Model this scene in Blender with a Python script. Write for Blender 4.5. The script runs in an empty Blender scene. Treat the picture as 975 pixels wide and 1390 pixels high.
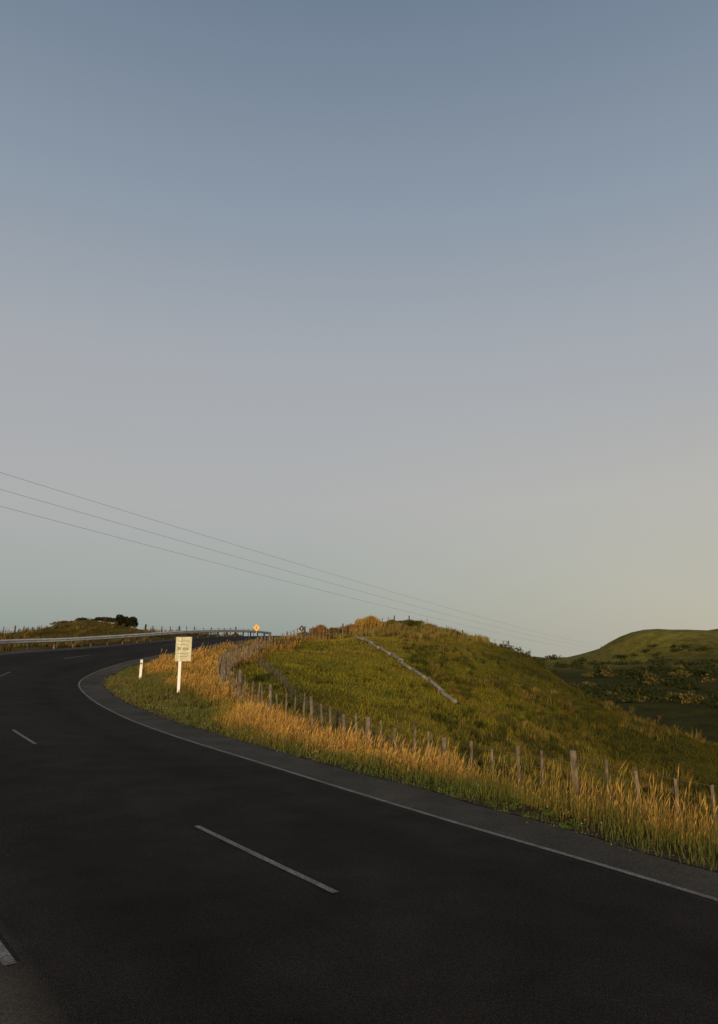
import bpy, math, numpy as np
from mathutils import Vector, Matrix
rng = np.random.default_rng(7)
scene = bpy.context.scene
scene.view_settings.view_transform = 'Standard'
scene.view_settings.look = 'None'
scene.view_settings.exposure = 0

# ---------------------------------------------------------------- helpers
def link(o, parent=None):
    scene.collection.objects.link(o)
    if parent is not None: o.parent = parent
    return o

def np_mesh(name, V, F, mat=None, col=None, smooth=False, parent=None):
    V = np.asarray(V, dtype=np.float32); F = np.asarray(F, dtype=np.int32)
    me = bpy.data.meshes.new(name)
    m, k = F.shape
    me.vertices.add(len(V)); me.vertices.foreach_set('co', V.ravel())
    me.loops.add(m*k); me.loops.foreach_set('vertex_index', F.ravel())
    me.polygons.add(m)
    me.polygons.foreach_set('loop_start', np.arange(0, m*k, k, dtype=np.int32))
    me.polygons.foreach_set('loop_total', np.full(m, k, dtype=np.int32))
    me.polygons.foreach_set('use_smooth', np.full(m, smooth, dtype=bool))
    me.update(calc_edges=True)
    if col is not None:
        a = me.color_attributes.new('col', 'FLOAT_COLOR', 'POINT')
        c = np.ones((len(V), 4), dtype=np.float32); c[:, :3] = col
        a.data.foreach_set('color', c.ravel())
    if mat: me.materials.append(mat)
    return link(bpy.data.objects.new(name, me), parent)

def hash2(ix, iy, seed):
    n = (ix.astype(np.int64)*374761393 + iy.astype(np.int64)*668265263 + seed*1442695041) & 0xffffffff
    n = ((n ^ (n >> 13))*1274126177) & 0xffffffff
    n = n ^ (n >> 16)
    return (n & 0xffff)/65535.0
def vnoise(x, y, scale, seed=0):
    x = np.asarray(x, float)/scale; y = np.asarray(y, float)/scale
    ix = np.floor(x); iy = np.floor(y); fx = x-ix; fy = y-iy
    fx = fx*fx*(3-2*fx); fy = fy*fy*(3-2*fy)
    a = hash2(ix, iy, seed); b = hash2(ix+1, iy, seed); c = hash2(ix, iy+1, seed); d = hash2(ix+1, iy+1, seed)
    return (a*(1-fx)+b*fx)*(1-fy)+(c*(1-fx)+d*fx)*fy
def fbm(x, y, scale, seed=0, o=4):
    s = 0; a = 1; t = 0
    for i in range(o):
        s = s + a*vnoise(x, y, scale/2**i, seed+i*17); t += a; a *= .5
    return s/t
def sstep(a, b, x):
    t = np.clip((x-a)/(b-a), 0, 1); return t*t*(3-2*t)

class NT:
    def __init__(s, name):
        s.m = bpy.data.materials.new(name); s.m.use_nodes = True
        s.t = s.m.node_tree; s.n = s.t.nodes; s.b = s.n['Principled BSDF']
        s.b.inputs['Specular IOR Level'].default_value = 0.25
        s.b.inputs['Roughness'].default_value = 0.85
    def add(s, t, **k):
        n = s.n.new(t)
        for a, v in k.items():
            if a in n.inputs: n.inputs[a].default_value = v
            else: setattr(n, a, v)
        return n
    def l(s, a, b): s.t.links.new(a, b)
    def ramp(s, fac, stops):
        r = s.n.new('ShaderNodeValToRGB'); e = r.color_ramp.elements
        while len(e) < len(stops): e.new(.5)
        for el, (p, c) in zip(e, stops):
            el.position = p; el.color = (c[0], c[1], c[2], 1) if hasattr(c, '__len__') else (c, c, c, 1)
        s.l(fac, r.inputs[0]); return r.outputs[0]
    def mix(s, f, a, b, mode='MIX'):
        m = s.n.new('ShaderNodeMix'); m.data_type = 'RGBA'; m.blend_type = mode
        for v, i in ((f, 0), (a, 6), (b, 7)):
            if hasattr(v, 'is_linked'): s.l(v, m.inputs[i])
            else: m.inputs[i].default_value = v if i == 0 else (*v, 1)
        return m.outputs[2]
    def noise(s, scale, detail=4, rough=.6):
        tc = s.n.new('ShaderNodeTexCoord')
        n = s.add('ShaderNodeTexNoise', Scale=scale, Detail=detail, Roughness=rough)
        s.l(tc.outputs['Object'], n.inputs['Vector']); return n.outputs['Fac']
    def bump(s, h, strength=.3, dist=.02):
        b = s.add('ShaderNodeBump', Strength=strength, Distance=dist)
        s.l(h, b.inputs['Height']); s.l(b.outputs[0], s.b.inputs['Normal'])

def simple_mat(name, c, rough=.7, var=.25, scale=12, metallic=0, spec=.3):
    M = NT(name)
    n = M.noise(scale)
    c1 = tuple(x*(1-var) for x in c); c2 = tuple(min(1, x*(1+var)) for x in c)
    M.l(M.ramp(n, [(.3, c1), (.7, c2)]), M.b.inputs['Base Color'])
    M.b.inputs['Roughness'].default_value = rough
    M.b.inputs['Metallic'].default_value = metallic
    M.b.inputs['Specular IOR Level'].default_value = spec
    M.bump(n, .2, .01)
    return M.m

# ---------------------------------------------------------------- road alignment (inner edge line)
# x, y, z, width to the other edge line, bank
RC = np.array([
 (22,-30,0,4.95,0),(14,-14,0,4.95,0),(9.0,-4.5,0,4.95,0),(5.6,1.8,0,4.95,0),(2.93,6.5,0,4.95,0),(1.0,9.35,0,5.1,0),
 (-2.09,14.2,0,5.7,.0),(-4.23,17.6,0,6.1,.015),(-6.85,22.1,0.02,6.6,.03),(-10.1,28.4,.1,7,.055),(-13.2,35.2,.3,7.2,.08),
 (-14.75,40.3,.5,7.4,.09),(-15.2,44.8,.85,7.5,.09),(-14.6,48.6,1.27,7.5,.07),(-13.2,53,1.72,7.3,.04),(-11.1,60,2.40,7.2,.005),
 (-7.7,72,3.1,7,.0),(-4.2,84,3.35,7,0),(-1,96,3.0,7,0),(3,110,2,7,0),(8,130,.5,7,0),(16,160,-3,7,0)], float)
def catmull(P, n=24):
    out = []
    for i in range(1, len(P)-2):
        p0, p1, p2, p3 = P[i-1], P[i], P[i+1], P[i+2]
        for j in range(n):
            t = j/n
            out.append(.5*((2*p1)+(-p0+p2)*t+(2*p0-5*p1+4*p2-p3)*t*t+(-p0+3*p1-3*p2+p3)*t**3))
    out.append(P[-2]); return np.array(out)
RR = catmull(RC)
seg = np.hypot(*(np.diff(RR[:, :2], axis=0).T)); S = np.concatenate([[0], np.cumsum(seg)])
s_u = np.arange(0, S[-1], .35)
R = np.stack([np.interp(s_u, S, RR[:, k]) for k in range(5)], 1)
for k in range(5):
    q = np.pad(R[:, k], 4, mode='edge'); R[:, k] = np.convolve(q, np.ones(9)/9, 'valid')
SW = 1.0-.32*(1-sstep(6, 11, R[:, 1]))                # sealed shoulder width inside the bend
Tn = np.gradient(R[:, :2], axis=0); Tn /= np.linalg.norm(Tn, axis=1)[:, None]
Nn = np.stack([Tn[:, 1], -Tn[:, 0]], 1)
def road_pt(i, t, dz=0):
    i = np.asarray(i)
    p = R[i, :2] + Nn[i]*np.asarray(t)[..., None]
    z = R[i, 2] - R[i, 4]*np.minimum(t, 0) + dz - .03*np.maximum(t, 0)
    return np.concatenate([p, np.asarray(z)[..., None]], -1)

def lateral(x, y):
    x = np.asarray(x, float).ravel(); y = np.asarray(y, float).ravel()
    t = np.full(len(x), 999.); idx = np.zeros(len(x), int)
    for a in range(0, len(x), 20000):
        dx = x[a:a+20000, None]-R[None, :, 0]; dy = y[a:a+20000, None]-R[None, :, 1]
        d2 = dx*dx+dy*dy; k = d2.argmin(1); r = np.arange(len(k))
        sd = dx[r, k]*Nn[k, 0]+dy[r, k]*Nn[k, 1]
        t[a:a+20000] = np.sign(sd)*np.sqrt(d2[r, k]); idx[a:a+20000] = k
    return t, idx

# ---------------------------------------------------------------- terrain
FEN = np.array([(19,-6,-1.8),(12.5,4,-1.65),(9.0,9.0,-1.58),(5.9,13,-1.47),(2.15,16.9,-1.15),(-.05,20.4,-.95),(-2.5,24.5,-.66),(-5.5,30.8,.12),
 (-7.3,40,.65),(-7.6,52,1.2),(-6.9,62,1.8),(-3.5,74,2.7),(0,81,3.6),(4.5,86,4.5)], float)
CP = [tuple(p) for p in FEN] + [
 (30,-10,-4),(20,8,-4),(16,20,-4.6),(0,28,-1.5),(0.2,40,-.7),(0,55,.95),(0,70,2.7),(7,87,4.55),(2,90,4.5),
 (-3,33,-.6),(-4,45,.6),(-4.6,60,1.8),(2.5,24,-1.9),(3.3,30,-2.2),(5,45,-1.2),(6.8,60,.7),(8.5,75,2.8),(10.5,86,3.6),
 (14.3,82,2.3),(16,75,1.3),(12.7,60,-.8),(9.5,45,-2.5),(6.3,30,-3),(18.4,68,-1.3),(21.7,60,-3.5),(25.3,52,-5.1),
 (10.8,30,-4.4),(16.3,45,-4.8),(21.9,43,-5.9),(24,34,-6.2),(30,45,-7.5),(19,80,.4),(26,80,-6),(34,72,-9.5),(30,100,-8),(14,105,-1),
 (41,100,-9.5),(57,140,-7.5),(82,200,-6.7),(107,260,-4),(40,150,-9),(50,200,-8),
 (30,300,-6),(70,330,-.5),(85,330,-2.2),(100,330,-1.6),(109,330,1.5),(116,330,6.5),(124,330,9.6),(135,330,11.5),(146,330,10.6),(160,330,10.4),(185,330,9),(230,330,8),
 (135,300,6),(160,290,3),(110,300,-4),(122,370,-2),(140,400,0),(165,400,-2),(80,400,-14),(170,200,-6),(190,500,-4),(235,520,12),(262,520,17),(300,540,17),(350,560,10),
 (-23,46.3,1.55),(-26,46,1.6),(-30,60,2.3),(-26,66,2.5),(-29.5,78,4.75),(-25.8,79,4.35),(-33,78,3.9),(-36,79,3.2),(-22,82,3.2),(-40,80,3.0),(-52,76,2.9),(-14.5,88,3.2),(-18,84,3.2),
 (-16,20,.3),(-30,25,.5),(-40,45,1.5),(-10,5,0),(-6,-5,0),(0,-12,0),(-20,-20,0),(10,-20,0),
 (-45,130,-4),(-12,130,-2),(-30,200,-12),(0,135,-1),(-28,95,1.5),(-100,90,-1),(-100,20,0),(60,20,-9),(100,60,-9),(70,100,-9),
 (-600,600,-40),(0,700,-40),(600,700,-30),(600,0,-20),(-600,0,-20),(0,-600,-10),(600,-600,-20),(-600,-600,-20),
 (-2500,3000,-60),(0,3500,-60),(2500,3000,-60),(2500,0,-40),(-2500,0,-40),(2500,-2500,-40),(-2500,-2500,-40)]
for p in [(22,-30,0),(14,-14,0),(9,-4.5,0)]: CP.append(p)
for k in range(4, len(RC)): CP.append((RC[k, 0], RC[k, 1], RC[k, 2]))
CP = np.array(CP, float)
def phi(d2): return np.sqrt(d2+9.0)
D2 = ((CP[:, None, :2]-CP[None, :, :2])**2).sum(-1)
W = np.linalg.solve(np.block([[phi(D2)+0.02*np.eye(len(CP)), np.ones((len(CP), 1))], [np.ones((1, len(CP))), np.zeros((1, 1))]]),
                    np.concatenate([CP[:, 2], [0]]))
def base_h(x, y):
    out = np.empty(len(x))
    for a in range(0, len(x), 20000):
        d2 = (x[a:a+20000, None]-CP[None, :, 0])**2+(y[a:a+20000, None]-CP[None, :, 1])**2
        out[a:a+20000] = phi(d2)@W[:-1]+W[-1]
    return out
def axis(lo, hi, step, far):
    c = list(np.arange(lo, hi+1e-6, step)); s = step; v = c[-1]
    while v < far[1]: s *= 1.06; v += s; c.append(v)
    s = step; v = c[0]
    while v > far[0]: s *= 1.09; v -= s; c.insert(0, v)
    return np.array(c)
AX = axis(-36, 34, .4, (-3000, 3000)); AY = axis(0, 95, .4, (-3000, 4000))
GX, GY = np.meshgrid(AX, AY, indexing='ij')
gx, gy = GX.ravel(), GY.ravel()
T, I = lateral(gx, gy)
H = base_h(gx, gy)
far = np.hypot(gx, gy)
H += (fbm(gx, gy, 6, 3)-.5)*.5*sstep(3, 9, np.abs(T+3)) + (fbm(gx, gy, 1.6, 9, 3)-.5)*.16
# faint stock tracks contouring the slope
H += .05*np.sin(H*7+fbm(gx, gy, 7, 71)*5)*sstep(6, 12, T)*(far < 110)
H += (fbm(gx, gy, 30, 5)-.5)*2.2*sstep(85, 200, far) + (fbm(gx, gy, 260, 6)-.5)*20*sstep(700, 1500, far)
H += (fbm(gx, gy, 12, 15)-.5)*2.2*sstep(24, 38, gx)*sstep(40, 70, gy)*(1-sstep(230, 300, far)*.6)
wid = R[I, 3]
zr = R[I, 2]-R[I, 4]*np.clip(T, -wid-1.2, 0)
zr_edge = zr-.03*np.clip(T, 0, 1.1)
dout = np.where(T > 0, T-SW[I], -T-wid-1.1)
k = sstep(0.0, 3.4, dout)
Hn = (1-k)*(zr_edge-.035+(fbm(gx, gy, 1.2, 31, 2)-.5)*.05*(dout > .15)) + k*H
Hn = np.where(dout < -.15, zr_edge-.16, Hn)
H = np.where(dout < 6, Hn, H)
HG = H.reshape(GX.shape)
def bil(G, x, y):
    x = np.asarray(x, float); y = np.asarray(y, float)
    i = np.clip(np.searchsorted(AX, x)-1, 0, len(AX)-2); j = np.clip(np.searchsorted(AY, y)-1, 0, len(AY)-2)
    fx = (x-AX[i])/(AX[i+1]-AX[i]); fy = (y-AY[j])/(AY[j+1]-AY[j])
    return (G[i, j]*(1-fx)+G[i+1, j]*fx)*(1-fy)+(G[i, j+1]*(1-fx)+G[i+1, j+1]*fx)*fy
def gh(x, y): return bil(HG, x, y)

FP = catmull(np.vstack([FEN[0]*2-FEN[1], FEN, FEN[-1]*2-FEN[-2]]), 20)
def fence_side(x, y):
    x = np.asarray(x, float).ravel(); y = np.asarray(y, float).ravel(); o = np.zeros(len(x))
    tn = np.gradient(FP[:, :2], axis=0); tn /= np.linalg.norm(tn, axis=1)[:, None]
    for a in range(0, len(x), 20000):
        dx = x[a:a+20000, None]-FP[None, :, 0]; dy = y[a:a+20000, None]-FP[None, :, 1]
        d2 = dx*dx+dy*dy; k = d2.argmin(1); r = np.arange(len(k))
        sd = dx[r, k]*tn[k, 1]-dy[r, k]*tn[k, 0]
        o[a:a+20000] = np.sign(sd)*np.sqrt(d2[r, k])
    return o
FS = fence_side(gx, gy)
straw = np.array([.20, .125, .04]); green = np.array([.175, .148, .012]); shaded_green = np.array([.060, .060, .008]); ochre = np.array([.20, .145, .022])
gravel = np.array([.070, .063, .052])
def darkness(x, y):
    return np.clip(sstep(3, 21, x+(fbm(x, y, 10, 61)-.5)*11)*.88+sstep(.52, .68, fbm(x, y, 5, 66))*.3*sstep(2, 10, x), 0, .92)  # hillside shade deepening to the right, put into the colour, plus random patches
n1 = fbm(gx, gy, 9, 41)[:, None]; n2 = fbm(gx, gy, 2.5, 43)[:, None]
C = green*(.75+.5*n2)
C = C+(ochre-C)*sstep(.42, .68, n1)*.5
C = C+(shaded_green-C)*darkness(gx, gy)[:, None]
C = C+(shaded_green*.55-C)*(sstep(23, 30, gx)*sstep(50, 75, gy)*(far < 300)*.85)[:, None]  # shade over the scrubby right-hand gully, painted into the ground colour
fl = sstep(255, 300, far)[:, None]
nf_ = fbm(gx, gy, 45, 47)[:, None]
C = C+(np.array([.135, .118, .022])*(.45+1.1*nf_)-C)*fl
verge = ((FS < .5) & (T > 0) & (far < 130))[:, None]
C = np.where(verge, straw*.55*(.7+.6*n2), C)
edge = np.clip(1-np.abs(dout-.1)/.55, 0, 1)[:, None]
C = C+(gravel-C)*edge*.8
left = ((T < 0) & (dout > 0) & (far < 250))[:, None]
C = np.where(left, (ochre*.45+green*.1)*(.5+.9*n2), C)
nx, ny = GX.shape
a = (np.arange(nx-1)[:, None]*ny+np.arange(ny-1)[None, :]).ravel()
F = np.stack([a, a+ny, a+ny+1, a+1], 1)
M = NT('ground_grass')
at = M.add('ShaderNodeAttribute', attribute_name='col')
nn = M.noise(2.2, 8, .7); nf = M.noise(14, 6, .7); nl = M.noise(.22, 8, .65)
c = M.mix(1.0, at.outputs['Color'], M.ramp(nn, [(.3, .55), (.7, 1.4)]), 'MULTIPLY')
c = M.mix(1.0, c, M.ramp(nf, [(.3, .6), (.7, 1.35)]), 'MULTIPLY')
c = M.mix(1.0, c, M.ramp(nl, [(.35, .6), (.65, 1.3)]), 'MULTIPLY')
M.l(c, M.b.inputs['Base Color']); M.b.inputs['Roughness'].default_value = .95; M.b.inputs['Specular IOR Level'].default_value = .05
M.bump(nf, .9, .12)
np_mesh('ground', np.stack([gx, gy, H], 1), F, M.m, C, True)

# ---------------------------------------------------------------- road
def tcol(i):
    w = R[i, 3]
    return np.concatenate([(SW[i]+.05)[:, None], np.tile([.5, .12, -.12], (len(i), 1)), -w[:, None]*np.linspace(.15, .97, 8)[None], (-w-.12)[:, None], (-w-.6)[:, None], (-w-1.15)[:, None]], 1)
ii = np.arange(len(R)); TC = tcol(ii); nc = TC.shape[1]
TC[:, 0] += (fbm(s_u, s_u*0, 1.3, 5)-.5)*.22
TC[:, -1] += (fbm(s_u, s_u*0+9, 1.3, 8)-.5)*.22
V = road_pt(np.repeat(ii[:, None], nc, 1), TC)
e0 = V[:, :1].copy(); e0[..., 2] -= .12; e1 = V[:, -1:].copy(); e1[..., 2] -= .12
V = np.concatenate([e0, V, e1], 1); nc2 = nc+2
tv = np.concatenate([TC[:, :1], TC, TC[:, -1:]], 1); wv = np.repeat(R[:, 3:4], nc2, 1)
a = (np.arange(len(R)-1)[:, None]*nc2+np.arange(nc2-1)[None]).ravel()
F = np.stack([a, a+1, a+nc2+1, a+nc2], 1)[:, ::-1]
sh = np.where(tv > 0.1, 1, 0)+np.where(tv < -wv-.1, 1, 0)
rel = np.clip(-tv/wv, 0, 1)
M = NT('asphalt')
at = M.add('ShaderNodeAttribute', attribute_name='col')
sep = M.add('ShaderNodeSeparateColor'); M.l(at.outputs['Color'], sep.inputs[0])
g = M.noise(95, 3, .85); g2 = M.noise(1.3, 5, .6); g3 = M.noise(30, 4, .8); g4 = M.noise(.35, 4, .6)
ca = M.ramp(g, [(.36, (.007, .0060, .0054)), (.50, (.021, .0180, .0160)), (.62, (.054, .047, .041)), (.74, (.15, .135, .12))])
cs = M.ramp(g, [(.34, (.028, .025, .020)), (.68, (.13, .117, .097))])
c = M.mix(sep.outputs[0], ca, cs)
c = M.mix(1.0, c, M.ramp(g2, [(.3, .75), (.7, 1.2)]), 'MULTIPLY')
c = M.mix(1.0, c, M.ramp(g4, [(.35, .8), (.65, 1.15)]), 'MULTIPLY')
c = M.mix(1.0, c, M.ramp(g3, [(.32, .6), (.68, 1.35)]), 'MULTIPLY')
c = M.mix(1.0, c, M.ramp(sep.outputs[1], [(0, 1.), (.12, 1.1), (.22, .82), (.34, 1.08), (.5, 1.12), (.66, .92), (.8, .82), (.92, 1.1)]), 'MULTIPLY')
M.l(c, M.b.inputs['Base Color']); M.b.inputs['Roughness'].default_value = .95; M.b.inputs['Specular IOR Level'].default_value = .06
M.bump(g, .9, .012)
np_mesh('road', V.reshape(-1, 3), F, M.m, np.stack([sh.ravel(), rel.ravel(), rel.ravel()*0], 1), False)

M = NT('road_paint')
n = M.noise(60, 5, .8); n0 = M.noise(3, 3, .6)
cc = M.ramp(n, [(.40, (.03, .028, .025)), (.50, (.22, .21, .19)), (.7, (.40, .38, .35))])
cc = M.mix(1.0, cc, M.ramp(n0, [(.3, .5), (.7, 1.0)]), 'MULTIPLY')
M.l(cc, M.b.inputs['Base Color']); M.bump(n, .5, .006)
paint = M.m
marks = link(bpy.data.objects.new('road_markings', None))
def strip(name, idx, tc, w):
    jl = 1+(fbm(idx*.35, idx*0., .5, 4, 2)-.5)*.25
    L = road_pt(idx, tc-w/2*jl, .008); Rr = road_pt(idx, tc+w/2*jl[::-1], .008)
    V = np.stack([L, Rr], 1).reshape(-1, 3); a = np.arange(len(idx)-1)*2
    np_mesh(name, V, np.stack([a, a+1, a+3, a+2], 1), paint, parent=marks)
strip('edge_line_inner', ii, np.zeros(len(R)), .075)
outer = road_pt(ii, -R[:, 3])
oi = ii[np.where((outer[:, 1] > 5.2) & (ii > 60))[0]]
strip('edge_line_outer', oi, -R[oi, 3], .08)
cen = road_pt(ii, -R[:, 3]/2)
cs_ = np.concatenate([[0], np.cumsum(np.hypot(*(np.diff(cen[:, :2], axis=0).T)))])
k0 = np.hypot(cen[:, 0]-.08, cen[:, 1]-6.75).argmin(); s0 = cs_[k0]
n = 0
for m in range(-3, 14):
    a0 = s0+m*11.33
    idx = np.where((cs_ >= a0-.01) & (cs_ <= a0+3.2))[0]
    if len(idx) > 3: strip('centre_dash_%d' % n, idx, -R[idx, 3]/2, .07); n += 1

# ---------------------------------------------------------------- vegetation mesh builders
M = NT('grass_blades')
at = M.add('ShaderNodeAttribute', attribute_name='col')
M.l(at.outputs['Color'], M.b.inputs['Base Color']); M.b.inputs['Roughness'].default_value = .8; M.b.inputs['Specular IOR Level'].default_value = .08
tr = M.add('ShaderNodeBsdfTranslucent'); M.l(at.outputs['Color'], tr.inputs['Color'])
ms = M.add('ShaderNodeMixShader', Fac=.25); out = M.n['Material Output']
M.l(M.b.outputs[0], ms.inputs[1]); M.l(tr.outputs[0], ms.inputs[2]); M.l(ms.outputs[0], out.inputs['Surface'])
blade_mat = M.m

class Veg:
    def __init__(s): s.V = []; s.F = []; s.C = []; s.n = 0
    def put(s, V, F, C):
        n, kv, _ = V.shape
        s.V.append(V.reshape(-1, 3)); s.C.append(C.reshape(-1, 3))
        s.F.append((F[None]+(np.arange(n)*kv)[:, None, None]+s.n).reshape(-1, 3)); s.n += n*kv
    def build(s, name, parent=None):
        return np_mesh(name, np.concatenate(s.V), np.concatenate(s.F), blade_mat, np.concatenate(s.C), False, parent)
    def blades(s, x, y, h, w, col, lean=.25, z=None, wind=(.12, .05)):
        n = len(x); z = gh(x, y)-.02 if z is None else z
        ang = rng.uniform(0, 2*np.pi, n); la = rng.uniform(0, 2*np.pi, n); lm = np.abs(rng.normal(0, lean, n))*h
        lx = np.cos(la)*lm+wind[0]*h; ly = np.sin(la)*lm+wind[1]*h
        wx = np.cos(ang)*w/2; wy = np.sin(ang)*w/2
        B = np.stack([x, y, z], 1); Lv = np.stack([lx, ly, np.zeros(n)], 1); Wv = np.stack([wx, wy, np.zeros(n)], 1)
        up = np.zeros((n, 3)); up[:, 2] = h
        mid = B+up*.55+Lv*.3; tip = B+up+Lv
        V = np.stack([B-Wv, B+Wv, mid-Wv*.8, mid+Wv*.8, tip], 1)
        F = np.array([(0, 1, 3), (0, 3, 2), (2, 3, 4)])
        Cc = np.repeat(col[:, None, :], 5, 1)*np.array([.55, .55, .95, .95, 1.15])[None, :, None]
        s.put(V, F, Cc)
    def stalks(s, x, y, h, w, col, lean=.15, wind=(.12, .05)):
        n = len(x); z = gh(x, y)-.02
        ang = rng.uniform(0, 2*np.pi, n); la = rng.uniform(0, 2*np.pi, n); lm = np.abs(rng.normal(0, lean, n))*h
        Lv = np.stack([np.cos(la)*lm+wind[0]*h, np.sin(la)*lm+wind[1]*h, np.zeros(n)], 1)
        Wv = np.stack([np.cos(ang)*w/2, np.sin(ang)*w/2, np.zeros(n)], 1)
        B = np.stack([x, y, z], 1); up = np.zeros((n, 3)); up[:, 2] = h
        m = B+up*.76+Lv*.55; hd = B+up*.87+Lv*.78; tip = B+up+Lv*1.1
        V = np.stack([B-Wv*.45, B+Wv*.45, m-Wv*.35, m+Wv*.35, hd-Wv*1.25, hd+Wv*1.25, tip], 1)
        F = np.array([(0, 1, 3), (0, 3, 2), (2, 3, 5), (2, 5, 4), (4, 5, 6)])
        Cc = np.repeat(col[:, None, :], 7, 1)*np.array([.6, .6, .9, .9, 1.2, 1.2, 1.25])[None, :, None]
        s.put(V, F, Cc)
    def leaves(s, c, r, n, size, col, var=.35, cl=1.0, dome=False):
        k = max(5, int(9*cl)); sub = rng.normal(0, .42, (k, 3))*r; sub[:, 2] = np.abs(sub[:, 2])
        sr = rng.uniform(.28, .55, k); w = rng.integers(0, k, n)
        if dome:                                      # lobes spread over a low uneven dome
            u = (np.arange(k)+.5)/k*2-1; sub[:, 0] = u*r[0]*.85
            sub[:, 1] = rng.uniform(-.5, .5, k)*r[1]
            sub[:, 2] = r[2]*np.sqrt(np.clip(1-u**2, 0, 1))*rng.uniform(.25, .8, k)
            sr = rng.uniform(.28, .42, k)
        d = rng.normal(size=(n, 3)); d /= np.linalg.norm(d, axis=1)[:, None]
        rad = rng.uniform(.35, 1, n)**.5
        P = np.array(c)+sub[w]+d*(rad*sr[w])[:, None]*np.array(r)
        P[:, 2] = np.maximum(P[:, 2], c[2]-.4*r[2])
        a = rng.normal(size=(n, 3)); a /= np.linalg.norm(a, axis=1)[:, None]
        b = np.cross(a, rng.normal(size=(n, 3))); b /= np.linalg.norm(b, axis=1)[:, None]
        sz = size*rng.uniform(.5, 1.4, n)[:, None]
        V = np.stack([P-a*sz, P+b*sz*.5, P+a*sz, P-b*sz*.5], 1)
        F = np.array([(0, 1, 2), (0, 2, 3)])
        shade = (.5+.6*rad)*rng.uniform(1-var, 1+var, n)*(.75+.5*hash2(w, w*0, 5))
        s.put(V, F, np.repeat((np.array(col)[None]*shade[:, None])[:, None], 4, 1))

def jit(base, n, v=.22, hue=.1):
    b = np.array(base)[None]*rng.uniform(1-v, 1+v, n)[:, None]
    return b*(1+rng.uniform(-hue, hue, (n, 3)))

def scatter_st(n, y0, y1, t0, t1):
    idx = np.where((R[:, 1] > y0) & (R[:, 1] < y1))[0]
    i = rng.choice(idx, n); t = rng.uniform(t0, t1, n)
    p = R[i, :2]+Nn[i]*t[:, None]+rng.uniform(-.2, .2, (n, 2))
    return p[:, 0], p[:, 1], t

G = Veg()
gold = (.42, .235, .058); brown = (.24, .135, .038); olive = (.16, .135, .024); grn = (.075, .095, .018)
for (y0, y1, n, wd, hs) in ((-6, 12, 58000, .006, .54), (12, 22, 62000, .008, .60), (22, 33, 42000, .012, .60), (33, 75, 46000, .020, .57)):
    x, y, t = scatter_st(n, y0, y1, 1.0, 7.5)
    fs = fence_side(x, y)
    start = 1.75+.9*(fbm(x, y, 2.2, 77)-.5)+1.9*sstep(19, 27, y)*(1-sstep(38, 46, y))-.2*sstep(12, 6, y)
    den = fbm(x, y, .9, 70, 3)
    keep = (fs < .45+rng.uniform(-.3, .8, n)) & (t > start) & (den > rng.uniform(.13, .6, n)) & (y > -5)
    x, y, t, den, start, fs = x[keep], y[keep], t[keep], den[keep], start[keep], fs[keep]; m = len(x)
    hh = hs*(.25+1.05*fbm(x, y, 1.5, 90, 3))*rng.uniform(.45, 1.3, m)*(.5+.5*sstep(0, 1.0, t-start))*(1-.15*sstep(-1.6, .2, fs))
    tall = rng.random(m) < .04; hh = np.where(tall, hh*1.45, hh)
    gm = sstep(.44, .68, fbm(x, y, 2.4, 60))[:, None]*.5
    gm = np.clip(gm+.45*(1-sstep(0, .9, t-start))[:, None]+.22*(1-sstep(6, 14, y))[:, None], 0, .85)
    bm = sstep(.42, .68, fbm(x, y, 1.6, 64))[:, None]*.6
    col = (jit(gold, m, .35)*(1-bm)+jit(brown, m, .3)*bm)*(1-gm)+jit(olive, m, .32)*gm
    q = rng.random(m) < .45
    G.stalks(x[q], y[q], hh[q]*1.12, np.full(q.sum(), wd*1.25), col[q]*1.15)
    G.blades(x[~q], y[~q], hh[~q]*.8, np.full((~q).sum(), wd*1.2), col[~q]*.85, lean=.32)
G.build('tall_roadside_grass')

G = Veg()
for (y0, y1, n, wd) in ((-6, 12, 38000, .007), (12, 24, 34000, .010), (24, 50, 40000, .02)):
    x, y, t = scatter_st(n, y0, y1, .6, 5.0)
    sw = np.interp(y, [6, 11], [.68, 1.0])
    lim = 2.6+2.6*sstep(19, 27, y)*(1-sstep(38, 48, y))
    lo = sw+.12+.35*(fbm(x, y, .7, 12, 3)-.3)
    keep = (t > lo) & (t < lim) & (fbm(x, y, .5, 22, 3) > rng.uniform(.2, .62, n)) & (fence_side(x, y) < 0)
    x, y, t, sw = x[keep], y[keep], t[keep], sw[keep]; m = len(x)
    near = 1-sstep(10, 16, y)
    hh = (.06+(.20+.14*near)*fbm(x, y, .8, 19, 3)*sstep(-.05, .9, t-sw))*rng.uniform(.6, 1.5, m)
    gm = np.clip(fbm(x, y, 1.5, 33)+.15*near, 0, 1)[:, None]
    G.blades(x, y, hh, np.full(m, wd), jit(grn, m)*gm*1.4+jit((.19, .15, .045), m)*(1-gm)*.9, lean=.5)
x, y, t = scatter_st(420, 2, 20, .8, 2.3)
for a_, b_, t_ in zip(x, y, t):
    if vnoise(a_, b_, 1.1, 56) < .5 or t_ < np.interp(b_, [6, 11], [.8, 1.15]): continue
    q = rng.uniform(.05, .13)
    G.leaves((a_, b_, float(gh([a_], [b_])[0])), (q*1.5, q*1.5, q), 60, .018, (.075, .10, .022))
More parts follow.
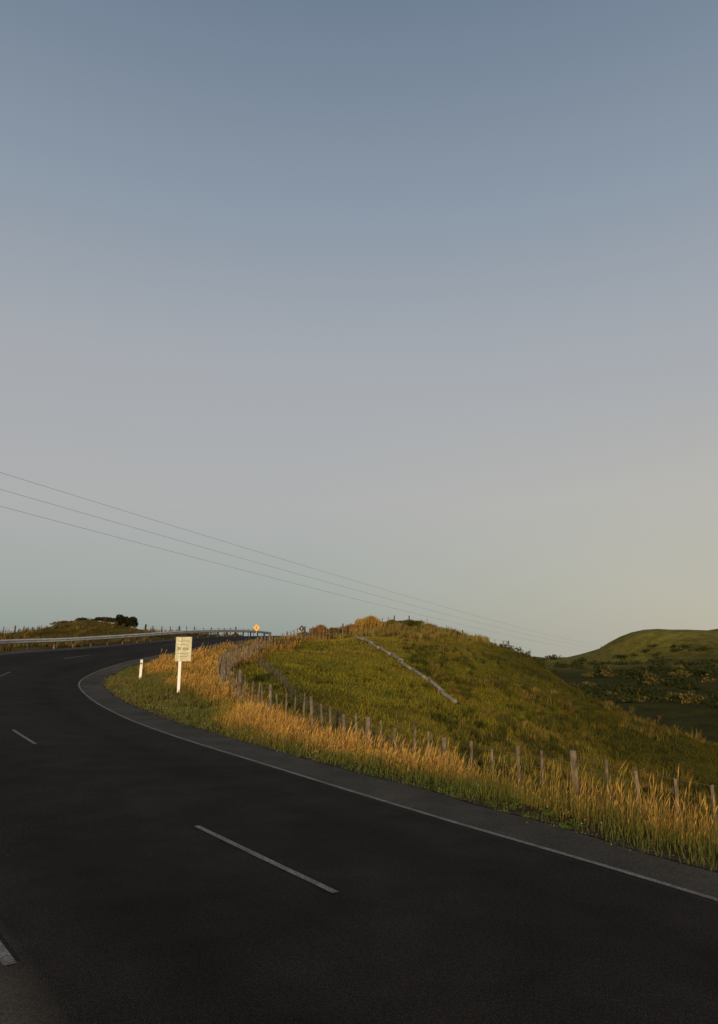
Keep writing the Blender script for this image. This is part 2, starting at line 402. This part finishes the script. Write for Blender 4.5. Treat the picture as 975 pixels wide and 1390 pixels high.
for (y0, y1, n, sz) in ((1, 14, 150, .009), (14, 22, 50, .012), (22, 40, 150, .016)):
    x, y, t = scatter_st(n, y0, y1, 1.1, 2.6); kk = fbm(x, y, 1.2, 52) > .5
    x, y = x[kk], y[kk]
    m = len(x); z = gh(x, y)+rng.uniform(.05, .18, m)
    P = np.stack([x, y, z], 1); o = sz
    V = np.stack([P+[o, 0, 0], P+[0, o, 0], P+[-o, 0, 0], P+[0, -o, 0], P+[0, 0, o], P-[0, 0, o]], 1)
    Fo = np.array([(0, 1, 4), (1, 2, 4), (2, 3, 4), (3, 0, 4), (1, 0, 5), (2, 1, 5), (3, 2, 5), (0, 3, 5)])
    G.put(V, Fo, np.full((m, 6, 3), .42))
G.build('low_verge_grass')

x, y, t = scatter_st(9000, -3, 45, .5, 2.0)
sw = np.interp(y, [6, 11], [.68, 1.0])
kk = rng.random(len(x)) < np.exp(-((t-sw-.15)/.3)**2); x, y, t, sw = x[kk], y[kk], t[kk], sw[kk]; m = len(x)
o = rng.uniform(.006, .018, m)[:, None]; z = gh(x, y)+.008
z = np.where(t < sw, z+.03, z)
P = np.stack([x, y, z], 1)
V = np.stack([P+o*[1, .2, 0], P+o*[0, .9, 0], P+o*[-1.1, 0, 0], P+o*[0, -1, 0], P+o*[.1, .1, .7]], 1)
Fo = np.array([(0, 1, 4), (1, 2, 4), (2, 3, 4), (3, 0, 4)])
g_ = Veg(); g_.put(V, Fo, np.repeat(jit((.12, .11, .095), m, .4, .03)[:, None], 5, 1)); g_.build('shoulder_gravel')

# paddock grass on the hillside
G = Veg()
def area(n, x0, x1, y0, y1): return rng.uniform(x0, x1, n), rng.uniform(y0, y1, n)
for (n, bx, wd, hb) in ((60000, (-8, 26, 14, 40), .016, .16), (90000, (-9, 28, 40, 95), .03, .17), (40000, (0, 30, 8, 60), .03, .22)):
    x, y = area(n, *bx); kk = (fence_side(x, y) > .3) & (fbm(x, y, 2.0, 14) > rng.uniform(.1, .6, n)); x, y = x[kk], y[kk]; m = len(x)
    n1 = fbm(x, y, 9, 41)[:, None]; br = sstep(.42, .68, n1)
    dk = 1-.62*darkness(x, y)[:, None]/.9  # same painted hillside shade carried into the blade colours
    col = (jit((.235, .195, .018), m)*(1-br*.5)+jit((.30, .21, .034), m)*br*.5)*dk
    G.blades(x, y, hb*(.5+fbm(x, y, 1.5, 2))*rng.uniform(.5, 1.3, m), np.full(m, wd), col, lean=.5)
def tufts(G, n, bx, hh, wd, per, col, cond):
    x, y = area(n, *bx); kk = cond(x, y); x, y = x[kk], y[kk]
    m = len(x); r = rng.uniform(.15, .5, m); X = np.repeat(x, per)+rng.normal(0, 1, m*per)*np.repeat(r, per)*.5
    Y = np.repeat(y, per)+rng.normal(0, 1, m*per)*np.repeat(r, per)*.5
    sc = np.repeat(rng.uniform(.5, 1.3, m), per); cc = np.repeat(jit(col, m, .35, .12), per, 0)*rng.uniform(.7, 1.3, m*per)[:, None]
    G.blades(X, Y, hh*sc*rng.uniform(.6, 1.2, m*per), np.full(m*per, wd), cc, lean=.35)
tufts(G, 1500, (4, 28, 16, 70), .42, .03, 26, (.055, .055, .011), lambda x, y: (fence_side(x, y) > .6) & (fbm(x, y, 7, 88) > .47))
tufts(G, 300, (-6, 8, 34, 84), .35, .03, 22, (.085, .085, .014), lambda x, y: (fence_side(x, y) > .6) & (fbm(x, y, 7, 188) > .5))
tufts(G, 800, (5, 26, 14, 60), .45, .03, 26, (.18, .125, .03), lambda x, y: (fence_side(x, y) > .6) & (fbm(x, y, 6, 99) > .52))
tufts(G, 700, (-5, 16, 74, 92), .6, .05, 26, (.20, .15, .04), lambda x, y: (fence_side(x, y) > -1.5) & (gh(x, y) > 2.4))
tufts(G, 1300, (26, 90, 60, 170), .9, .09, 24, (.13, .095, .025), lambda x, y: fbm(x, y, 14, 98) > .55)
tufts(G, 1600, (-70, -12, 44, 95), .45, .05, 20, (.15, .10, .03), lambda x, y: lateral(x, y)[0] < -9.2)
G.build('hillside_grass')

# ---------------------------------------------------------------- scrub and bushes
def bush(name, x, y, r, n, size, col, var=.35, cl=1.0, plume=None):
    g = Veg(); z = float(gh(np.array([x]), np.array([y]))[0])
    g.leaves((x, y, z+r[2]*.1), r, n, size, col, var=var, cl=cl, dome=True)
    if plume:
        m = plume; X = x+rng.normal(0, .42, m)*r[0]; Y = y+rng.normal(0, .35, m)*r[1]
        prof_ = np.exp(-((X-x)/r[0]/.9)**2)
        g.blades(X, Y, r[2]*(.35+.85*prof_)*rng.uniform(.8, 1.1, m), np.full(m, .06), jit(col, m, .3)*1.1, lean=.14)
    return g.build(name)
bush('dark_shrub', -25.3, 79.5, (1.25, 1.0, 1.25), 5600, .09, (.024, .025, .010), cl=1.2)
bush('dark_shrub', -27.6, 79, (1.5, .8, .6), 2200, .08, (.040, .036, .013), cl=1.2)
bush('brown_shrub', -31.0, 78.5, (1.8, .8, .4), 1600, .08, (.10, .068, .02), cl=1.2)
bush('dark_shrub', -29.6, 78.2, (.7, .6, .45), 900, .07, (.05, .045, .015), cl=1)
bush('dark_shrub', -18.2, 88, (.9, .8, .45), 1200, .09, (.04, .045, .014))
bush('dark_shrub', -15.2, 90, (1.2, .8, .6), 1400, .09, (.035, .04, .014))
for (x, y, r, c) in ((1.0, 82.0, (1.9, 1.2, 1.55), (.34, .205, .05)), (-1.0, 80.3, (1.2, .9, 1.0), (.27, .165, .045)), (-4.2, 78.5, (1.1, .8, 1.05), (.23, .125, .035)),
                     (-2.6, 79.3, (1.0, .8, .8), (.11, .085, .022)), (3.6, 84.5, (1.3, 1.0, .8), (.13, .11, .026)), (5.8, 86, (1.6, 1, .6), (.07, .068, .018)), (-5.8, 77.5, (.8, .7, .5), (.10, .08, .02))):
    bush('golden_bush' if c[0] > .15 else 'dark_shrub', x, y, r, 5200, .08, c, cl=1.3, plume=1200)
g = Veg()
for k in range(60):
    x = rng.uniform(6, 19); y = 87-(x-6)*.75+rng.uniform(-3, 3); z = float(gh([x], [y])[0]); q = rng.uniform(.25, .6)
    g.leaves((x, y, z), (q*1.3, q*1.2, q*.9), 260, .07, (.055, .055, .014))
for k in range(560):
    x = rng.uniform(22, 110); y = rng.uniform(62, 250)
    if vnoise(x, y, 16, 5) < .38: continue
    z = float(gh([x], [y])[0]); q = rng.uniform(.5, 1.6)*(1+y/260)
    cc = (.030, .036, .010) if rng.random() < .78 else (.10, .078, .022)
    g.leaves((x, y, z), (q*1.4, q*1.4, q*.7), 170, .15+y/900, cc)
for k in range(70):
    x = rng.uniform(5, 25); y = rng.uniform(18, 60)
    if fence_side([x], [y])[0] < 1: continue
    z = float(gh([x], [y])[0]); q = rng.uniform(.2, .55)
    g.leaves((x, y, z), (q*1.3, q*1.3, q*.8), 260, .05, (.045, .05, .013))
for k in range(160):
    x = rng.uniform(60, 200); y = rng.uniform(240, 325); z = float(gh([x], [y])[0]); q = rng.uniform(.8, 2.0)
    if z > 3: continue
    g.leaves((x, y, z), (q*2, q*1.4, q*.8), 160, .35, (.032, .038, .012))
g.build('scrub')

# ---------------------------------------------------------------- generic solid builders
def tube(path, rad, n=8, cap=True):
    path = np.asarray(path, float); m = len(path); rad = np.broadcast_to(rad, m)
    tg = np.gradient(path, axis=0); V = []; F = []
    for i in range(m):
        t = Vector(tg[i]).normalized(); u = t.orthogonal().normalized() if i == 0 else (u-t*u.dot(t)).normalized(); v = t.cross(u)
        for j in range(n):
            a = 2*math.pi*j/n; V.append(Vector(path[i])+(u*math.cos(a)+v*math.sin(a))*rad[i])
    for i in range(m-1):
        for j in range(n): F.append((i*n+j, i*n+(j+1) % n, (i+1)*n+(j+1) % n, (i+1)*n+j))
    if cap: F.append(tuple(range(n))[::-1]); F.append(tuple((m-1)*n+j for j in range(n)))
    return V, F
def box(c, sx, sy, sz, rot=0, lean=(0, 0), taper=1.0, jitter=0):
    V = []
    for zz in (0, 1):
        for (a, b) in ((-1, -1), (1, -1), (1, 1), (-1, 1)):
            s = 1 if zz == 0 else taper
            x = a*sx/2*s; y = b*sy/2*s
            V.append((c[0]+x*math.cos(rot)-y*math.sin(rot)+lean[0]*zz, c[1]+x*math.sin(rot)+y*math.cos(rot)+lean[1]*zz,
                      c[2]+zz*sz+rng.uniform(-jitter, jitter)*zz))
    return V, [(3, 2, 1, 0), (4, 5, 6, 7), (0, 1, 5, 4), (1, 2, 6, 5), (2, 3, 7, 6), (3, 0, 4, 7)]
def merge(parts):
    V = []; F = []
    for v, f in parts:
        o = len(V); V += [tuple(p) for p in v]; F += [tuple(i+o for i in q) for q in f]
    return V, F
def obj(name, parts, mat, parent=None, bevel=0, smooth=False):
    V, F = merge(parts); me = bpy.data.meshes.new(name); me.from_pydata(V, [], F); me.materials.append(mat)
    if smooth: me.polygons.foreach_set('use_smooth', [True]*len(me.polygons))
    o = link(bpy.data.objects.new(name, me), parent)
    if bevel:
        b = o.modifiers.new('bevel', 'BEVEL'); b.width = bevel; b.segments = 2
    return o
def empty(name): return link(bpy.data.objects.new(name, None))

wood = simple_mat('weathered_wood', (.125, .100, .074), .9, .6, 5)
wood_d = simple_mat('dark_wood', (.06, .048, .035), .9, .4, 9)
wire = simple_mat('galvanised_wire', (.12, .11, .10), .5, .2, 20, .6)
white = simple_mat('white_paint', (.78, .76, .70), .55, .08, 14)
steel = simple_mat('galvanised_steel', (.50, .49, .45), .55, .25, 3, .15)
black = simple_mat('black_paint', (.02, .02, .02), .6, .2, 14)
yellow = simple_mat('yellow_sign', (.75, .42, .02), .5, .1, 14)
cable = simple_mat('line_cable', (.10, .10, .11), .6, .2, 14)
refl = simple_mat('dark_reflector', (.10, .06, .05), .3, .1, 14)

# ---------------------------------------------------------------- fences
def resample(P, step):
    P = np.asarray(P, float); d = np.concatenate([[0], np.cumsum(np.hypot(*(np.diff(P[:, :2], axis=0).T)))])
    s = np.arange(0, d[-1], step); s[1:] += rng.uniform(-.13, .13, len(s)-1)*step
    return np.stack([np.interp(s, d, P[:, k]) for k in range(2)], 1)
def fence(name, P, step, h, every, thick, thin, m1, wires=5, hv=.12, wr=.004):
    root = empty(name); Q = resample(P, step); z = gh(Q[:, 0], Q[:, 1]); posts = []; bats = []
    for i, (x, y) in enumerate(Q):
        le = rng.normal(0, .045, 2)
        if i % every == 0:
            hh = h+rng.uniform(0, .14); r = thick*rng.uniform(.8, 1.15)
            posts.append(tube([(x, y, z[i]-.3), (x+le[0]*.5, y+le[1]*.5, z[i]+hh*.5), (x+le[0], y+le[1], z[i]+hh)], [r*1.05, r, r*.9], 7))
        else:
            hh = h*rng.uniform(1-hv, 1+hv*.5)
            bats.append(box((x, y, z[i]+.04), thin*rng.uniform(.75, 1.25), thin*.75, hh, rng.uniform(-.3, .6), le, .88, .02))
    obj('posts', posts, m1, root)
    if bats: obj('battens', bats, m1, root)
    ws = []
    for k in range(wires):
        f = .16+.78*k/max(1, wires-1)
        ws.append(tube([(x, y, z[i]+h*f+.01*math.sin(i)) for i, (x, y) in enumerate(Q)], wr, 4))
    obj('wires', ws, wire, root)
ks = np.abs(FP[:, 1]-31.5).argmin()
fence('farm_fence', FP[:ks+1], .64, 1.27, 5, .066, .052, wood, 6)
fence('farm_fence', FP[ks:], .95, 1.2, 5, .08, .07, wood, 4, wr=.006)
fence('farm_fence', [(-6.2, 46), (-5.0, 42), (-3.4, 37), (-1.6, 32.5), (.6, 28), (3.5, 24)], .8, .6, 4, .05, .045, wood_d, 4, wr=.012)
fence('farm_fence', [(-75, 72), (-52, 77), (-40, 80.5), (-35.5, 82)], .95, 1.35, 4, .10, .09, wood_d, 4, wr=.008)
fence('farm_fence', [(-24.5, 84), (-21, 85), (-17, 87.5), (-13, 92)], .95, 1.3, 4, .10, .09, wood_d, 4, wr=.008)
fence('farm_fence', [(6, 87.5), (10, 87), (14, 83), (19, 78)], 2.2, 1.0, 3, .07, .05, wood_d, 3, wr=.006)

# ---------------------------------------------------------------- guardrail (W-beam) on the outside of the bend
gr = empty('guardrail')
a0 = np.abs(cs_-(cs_[k0]+12)).argmin()
gi = np.arange(a0, np.abs(R[:, 1]-90).argmin(), 2)
gt = -R[gi, 3]-1.55
base = road_pt(gi, gt); nrm = Nn[gi]
prof = [(.0, .44), (.03, .47), (.085, .50), (.085, .54), (.03, .575), (.03, .605), (.085, .64), (.085, .68), (.03, .71), (.0, .74)]
V = np.stack([np.stack([base[:, 0]+nrm[:, 0]*d, base[:, 1]+nrm[:, 1]*d, base[:, 2]+z-.02], 1) for d, z in prof], 1)
np_ = len(prof); a = (np.arange(len(gi)-1)[:, None]*np_+np.arange(np_-1)[None]).ravel()
o = np_mesh('beam', V.reshape(-1, 3), np.stack([a, a+np_, a+np_+1, a+1], 1), steel, smooth=False, parent=gr)
so = o.modifiers.new('th', 'SOLIDIFY'); so.thickness = .006
ps = []
for k in range(0, len(gi), 3):
    x, y = base[k, :2]-nrm[k]*.09; ps.append(box((x, y, base[k, 2]-.4), .12, .12, 1.1, math.atan2(nrm[k, 1], nrm[k, 0]), (0, 0), 1))
obj('posts', ps, wood, gr)

# ---------------------------------------------------------------- roadside sign
sg = empty('traffic_sign'); sx, sy = -7.38, 30.6; sz = float(gh([sx], [sy])[0])-.14
obj('post', [box((sx, sy, sz-.3), .12, .07, 2.62, .05)], white, sg, .008)
rot = math.radians(-14)
bc = (sx+.13, sy-.06)
M = NT('sign_face'); n = M.noise(5, 6, .7); n2 = M.noise(22, 3, .6)
cc = M.mix(1, M.ramp(n, [(.3, (.44, .42, .27)), (.7, (.66, .63, .47))]), M.ramp(n2, [(.35, .75), (.6, 1.0)]), 'MULTIPLY')
M.l(cc, M.b.inputs['Base Color']); M.b.inputs['Roughness'].default_value = .5
obj('board', [box((bc[0], bc[1], sz+1.38), .72, .03, .98, rot)], M.m, sg, .006)
bits = []
def on_board(u, v, w, h):
    c, s = math.cos(rot), math.sin(rot)
    bits.append(box((bc[0]+u*c+.022*s, bc[1]+u*s-.022*c, sz+1.38+v), w, .006, h, rot))
for v, w in ((.80, .5), (.66, .38), (.30, .46), (.18, .34)): on_board(0, v, w, .03)
on_board(-.2, .44, .14, .14); on_board(.1, .46, .26, .09)
obj('lettering', bits, simple_mat('faded_lettering', (.30, .28, .16), .6), sg)

def marker(x, y):
    r = empty('edge_marker_post'); z = float(gh([x], [y])[0])
    obj('post', [box((x, y, z-.1), .14, .06, 1.12, .2, (0.02, 0), .9)], white, r, .01)
    obj('reflector', [box((x+.01, y-.045, z+.78), .07, .02, .09, .2)], refl, r)
marker(-11.3, 38.5)

def diamond(name, x, y, zc, s, mat):
    r = empty(name); z = float(gh([x], [y])[0])
    obj('pole', [tube([(x, y, z-.2), (x, y, zc+s*.4)], .035, 8)], steel, r)
    V = []
    for d in (-.045, -.06):
        for a in range(4):
            an = a*math.pi/2; V.append((x+math.cos(an)*s*.7, y+d, zc+math.sin(an)*s*.7))
    obj('plate', [(V, [(3, 2, 1, 0), (4, 5, 6, 7), (0, 1, 5, 4), (1, 2, 6, 5), (2, 3, 7, 6), (3, 0, 4, 7)])], mat, r)
    obj('symbol', [box((x-.02, y-.068, zc-.15), .07, .008, .3)], black if mat is not black else white, r)
diamond('warning_sign', -12.0, 86, 4.35, .58, yellow)
diamond('chevron_sign', -7.0, 90, 4.35, .6, black)

# ---------------------------------------------------------------- old drain pipe down the hillside
pr = empty('drain_pipe')
A = np.array([-.3, 71.5]); B = np.array([6.1, 46.0]); N = 9; met = simple_mat('pipe_metal', (.19, .175, .14), .7, .5, 3, .1)
for k in range(N):
    f0, f1 = (k+.02)/N, (k+.97)/N; pts = []
    for f in np.linspace(f0, f1, 5):
        p = A+(B-A)*f+np.array([.35*math.sin(k*2.1), 0])*.4; z = float(gh([p[0]], [p[1]])[0]); pts.append((p[0], p[1], z+.14))
    pts = np.array(pts); pts[:, 2] = np.linspace(pts[0, 2], pts[-1, 2], 5)+.03
    obj('segment_%d' % k, [tube(pts, .12, 10)], met, pr, smooth=True)
    obj('collar_%d' % k, [tube([pts[0], pts[0]+(pts[1]-pts[0])*.12], .155, 10)], met, pr)

# ---------------------------------------------------------------- power lines and their poles
WO = ((-.9, 1.15), (0, 0), (.9, -1.2))
def pole(x, y, ztop, dirv):
    r = empty('utility_pole'); z = float(gh([x], [y])[0])
    obj('pole', [tube([(x, y, z-1), (x, y, ztop+1.5)], [.15, .10], 10)], wood_d, r)
    n = np.array([-dirv[1], dirv[0]]); an = math.atan2(n[1], n[0])
    obj('crossarms', [box((x+n[0]*o_/2, y+n[1]*o_/2, ztop+dz_-.12), 1.2, .1, .12, an) for o_, dz_ in WO], wood_d, r)
    obj('insulators', [tube([(x+n[0]*o_, y+n[1]*o_, ztop+dz_+.005), (x+n[0]*o_, y+n[1]*o_, ztop+dz_+.16)], [.05, .03], 8) for o_, dz_ in WO], wood_d, r)
P0 = np.array([-57.5, 10., 19.4]); P1 = np.array([101., 308., 1.6])
dv = (P1-P0)[:2]; dv /= np.linalg.norm(dv); nv = np.array([-dv[1], dv[0]])
pole(P0[0], P0[1], P0[2]-.15, dv); pole(P1[0], P1[1], P1[2]-.15, dv)
pl = empty('power_line')
for k, (off, z0) in enumerate(WO):
    pts = []
    for f in np.linspace(0, 1, 60):
        p = P0+(P1-P0)*f; p[:2] += nv*off; p[2] += z0-4*2.0*f*(1-f); pts.append(p)
    obj('wire_%d' % k, [tube(pts, .013, 5)], cable, pl)

# ---------------------------------------------------------------- sky, sun, camera
el, az = math.radians(9), math.radians(192)
w = bpy.data.worlds.new('World'); scene.world = w; w.use_nodes = True; nt = w.node_tree
bg = nt.nodes['Background']; sk = nt.nodes.new('ShaderNodeTexSky'); sk.sky_type = 'NISHITA'; sk.sun_disc = False
sk.sun_elevation = el; sk.sun_rotation = az; sk.air_density = 1.0; sk.dust_density = 2.0; sk.ozone_density = 1.0
tc = nt.nodes.new('ShaderNodeTexCoord'); sp = nt.nodes.new('ShaderNodeSeparateXYZ'); nt.links.new(tc.outputs['Generated'], sp.inputs[0])
rp = nt.nodes.new('ShaderNodeValToRGB'); nt.links.new(sp.outputs['Z'], rp.inputs[0])
def lin(c): return tuple(((v/255+.055)/1.055)**2.4 if v > 10 else v/255/12.92 for v in c)
stops = [(0, (150, 160, 155)), (.03, (153, 163, 159)), (.09, (165, 170, 167)), (.19, (178, 177, 176)), (.38, (171, 174, 179)), (.545, (146, 158, 172)), (.73, (116, 132, 151)), (1, (86, 104, 128))]
e = rp.color_ramp.elements
while len(e) < len(stops): e.new(.5)
for el_, (p, c) in zip(e, stops): el_.position = p; el_.color = (*[v*10 for v in lin(c)], 1)
mr = nt.nodes.new('ShaderNodeMapRange'); mr.inputs['From Min'].default_value = -.1; mr.inputs['From Max'].default_value = .6
nt.links.new(sp.outputs['X'], mr.inputs[0])
mz = nt.nodes.new('ShaderNodeMapRange'); mz.inputs['From Min'].default_value = .0; mz.inputs['From Max'].default_value = .35; mz.inputs['To Min'].default_value = 1; mz.inputs['To Max'].default_value = 0
nt.links.new(sp.outputs['Z'], mz.inputs[0])
mm = nt.nodes.new('ShaderNodeMath'); mm.operation = 'MULTIPLY'; nt.links.new(mr.outputs[0], mm.inputs[0]); nt.links.new(mz.outputs[0], mm.inputs[1])
wm = nt.nodes.new('ShaderNodeMix'); wm.data_type = 'RGBA'; nt.links.new(mm.outputs[0], wm.inputs[0]); nt.links.new(rp.outputs[0], wm.inputs[6]); wm.inputs[7].default_value = (*[v*10 for v in lin((202, 193, 174))], 1)
mx = nt.nodes.new('ShaderNodeMix'); mx.data_type = 'RGBA'; mx.inputs[0].default_value = .88
nt.links.new(sk.outputs[0], mx.inputs[6]); nt.links.new(wm.outputs[2], mx.inputs[7])
nt.links.new(mx.outputs[2], bg.inputs[0]); bg.inputs[1].default_value = .1
sd = Vector((math.sin(az)*math.cos(el), math.cos(az)*math.cos(el), math.sin(el)))
L = bpy.data.lights.new('sun', 'SUN'); L.energy = 3.6; L.angle = math.radians(.5); L.color = (1, .76, .46)
lo = link(bpy.data.objects.new('sun', L)); lo.rotation_euler = (-sd).to_track_quat('-Z', 'Y').to_euler(); lo.location = (-20, -40, 30)

cam = bpy.data.cameras.new('camera'); co = link(bpy.data.objects.new('camera', cam)); scene.camera = co
co.location = (0, 0, 2.0); co.rotation_euler = (math.radians(90+13.26), 0, 0)
cam.sensor_fit = 'VERTICAL'; cam.sensor_height = 36; cam.sensor_width = 36*718/1024
cam.lens = 36*976/1390; cam.shift_y = -45/1390; cam.clip_end = 9000; cam.clip_start = .05
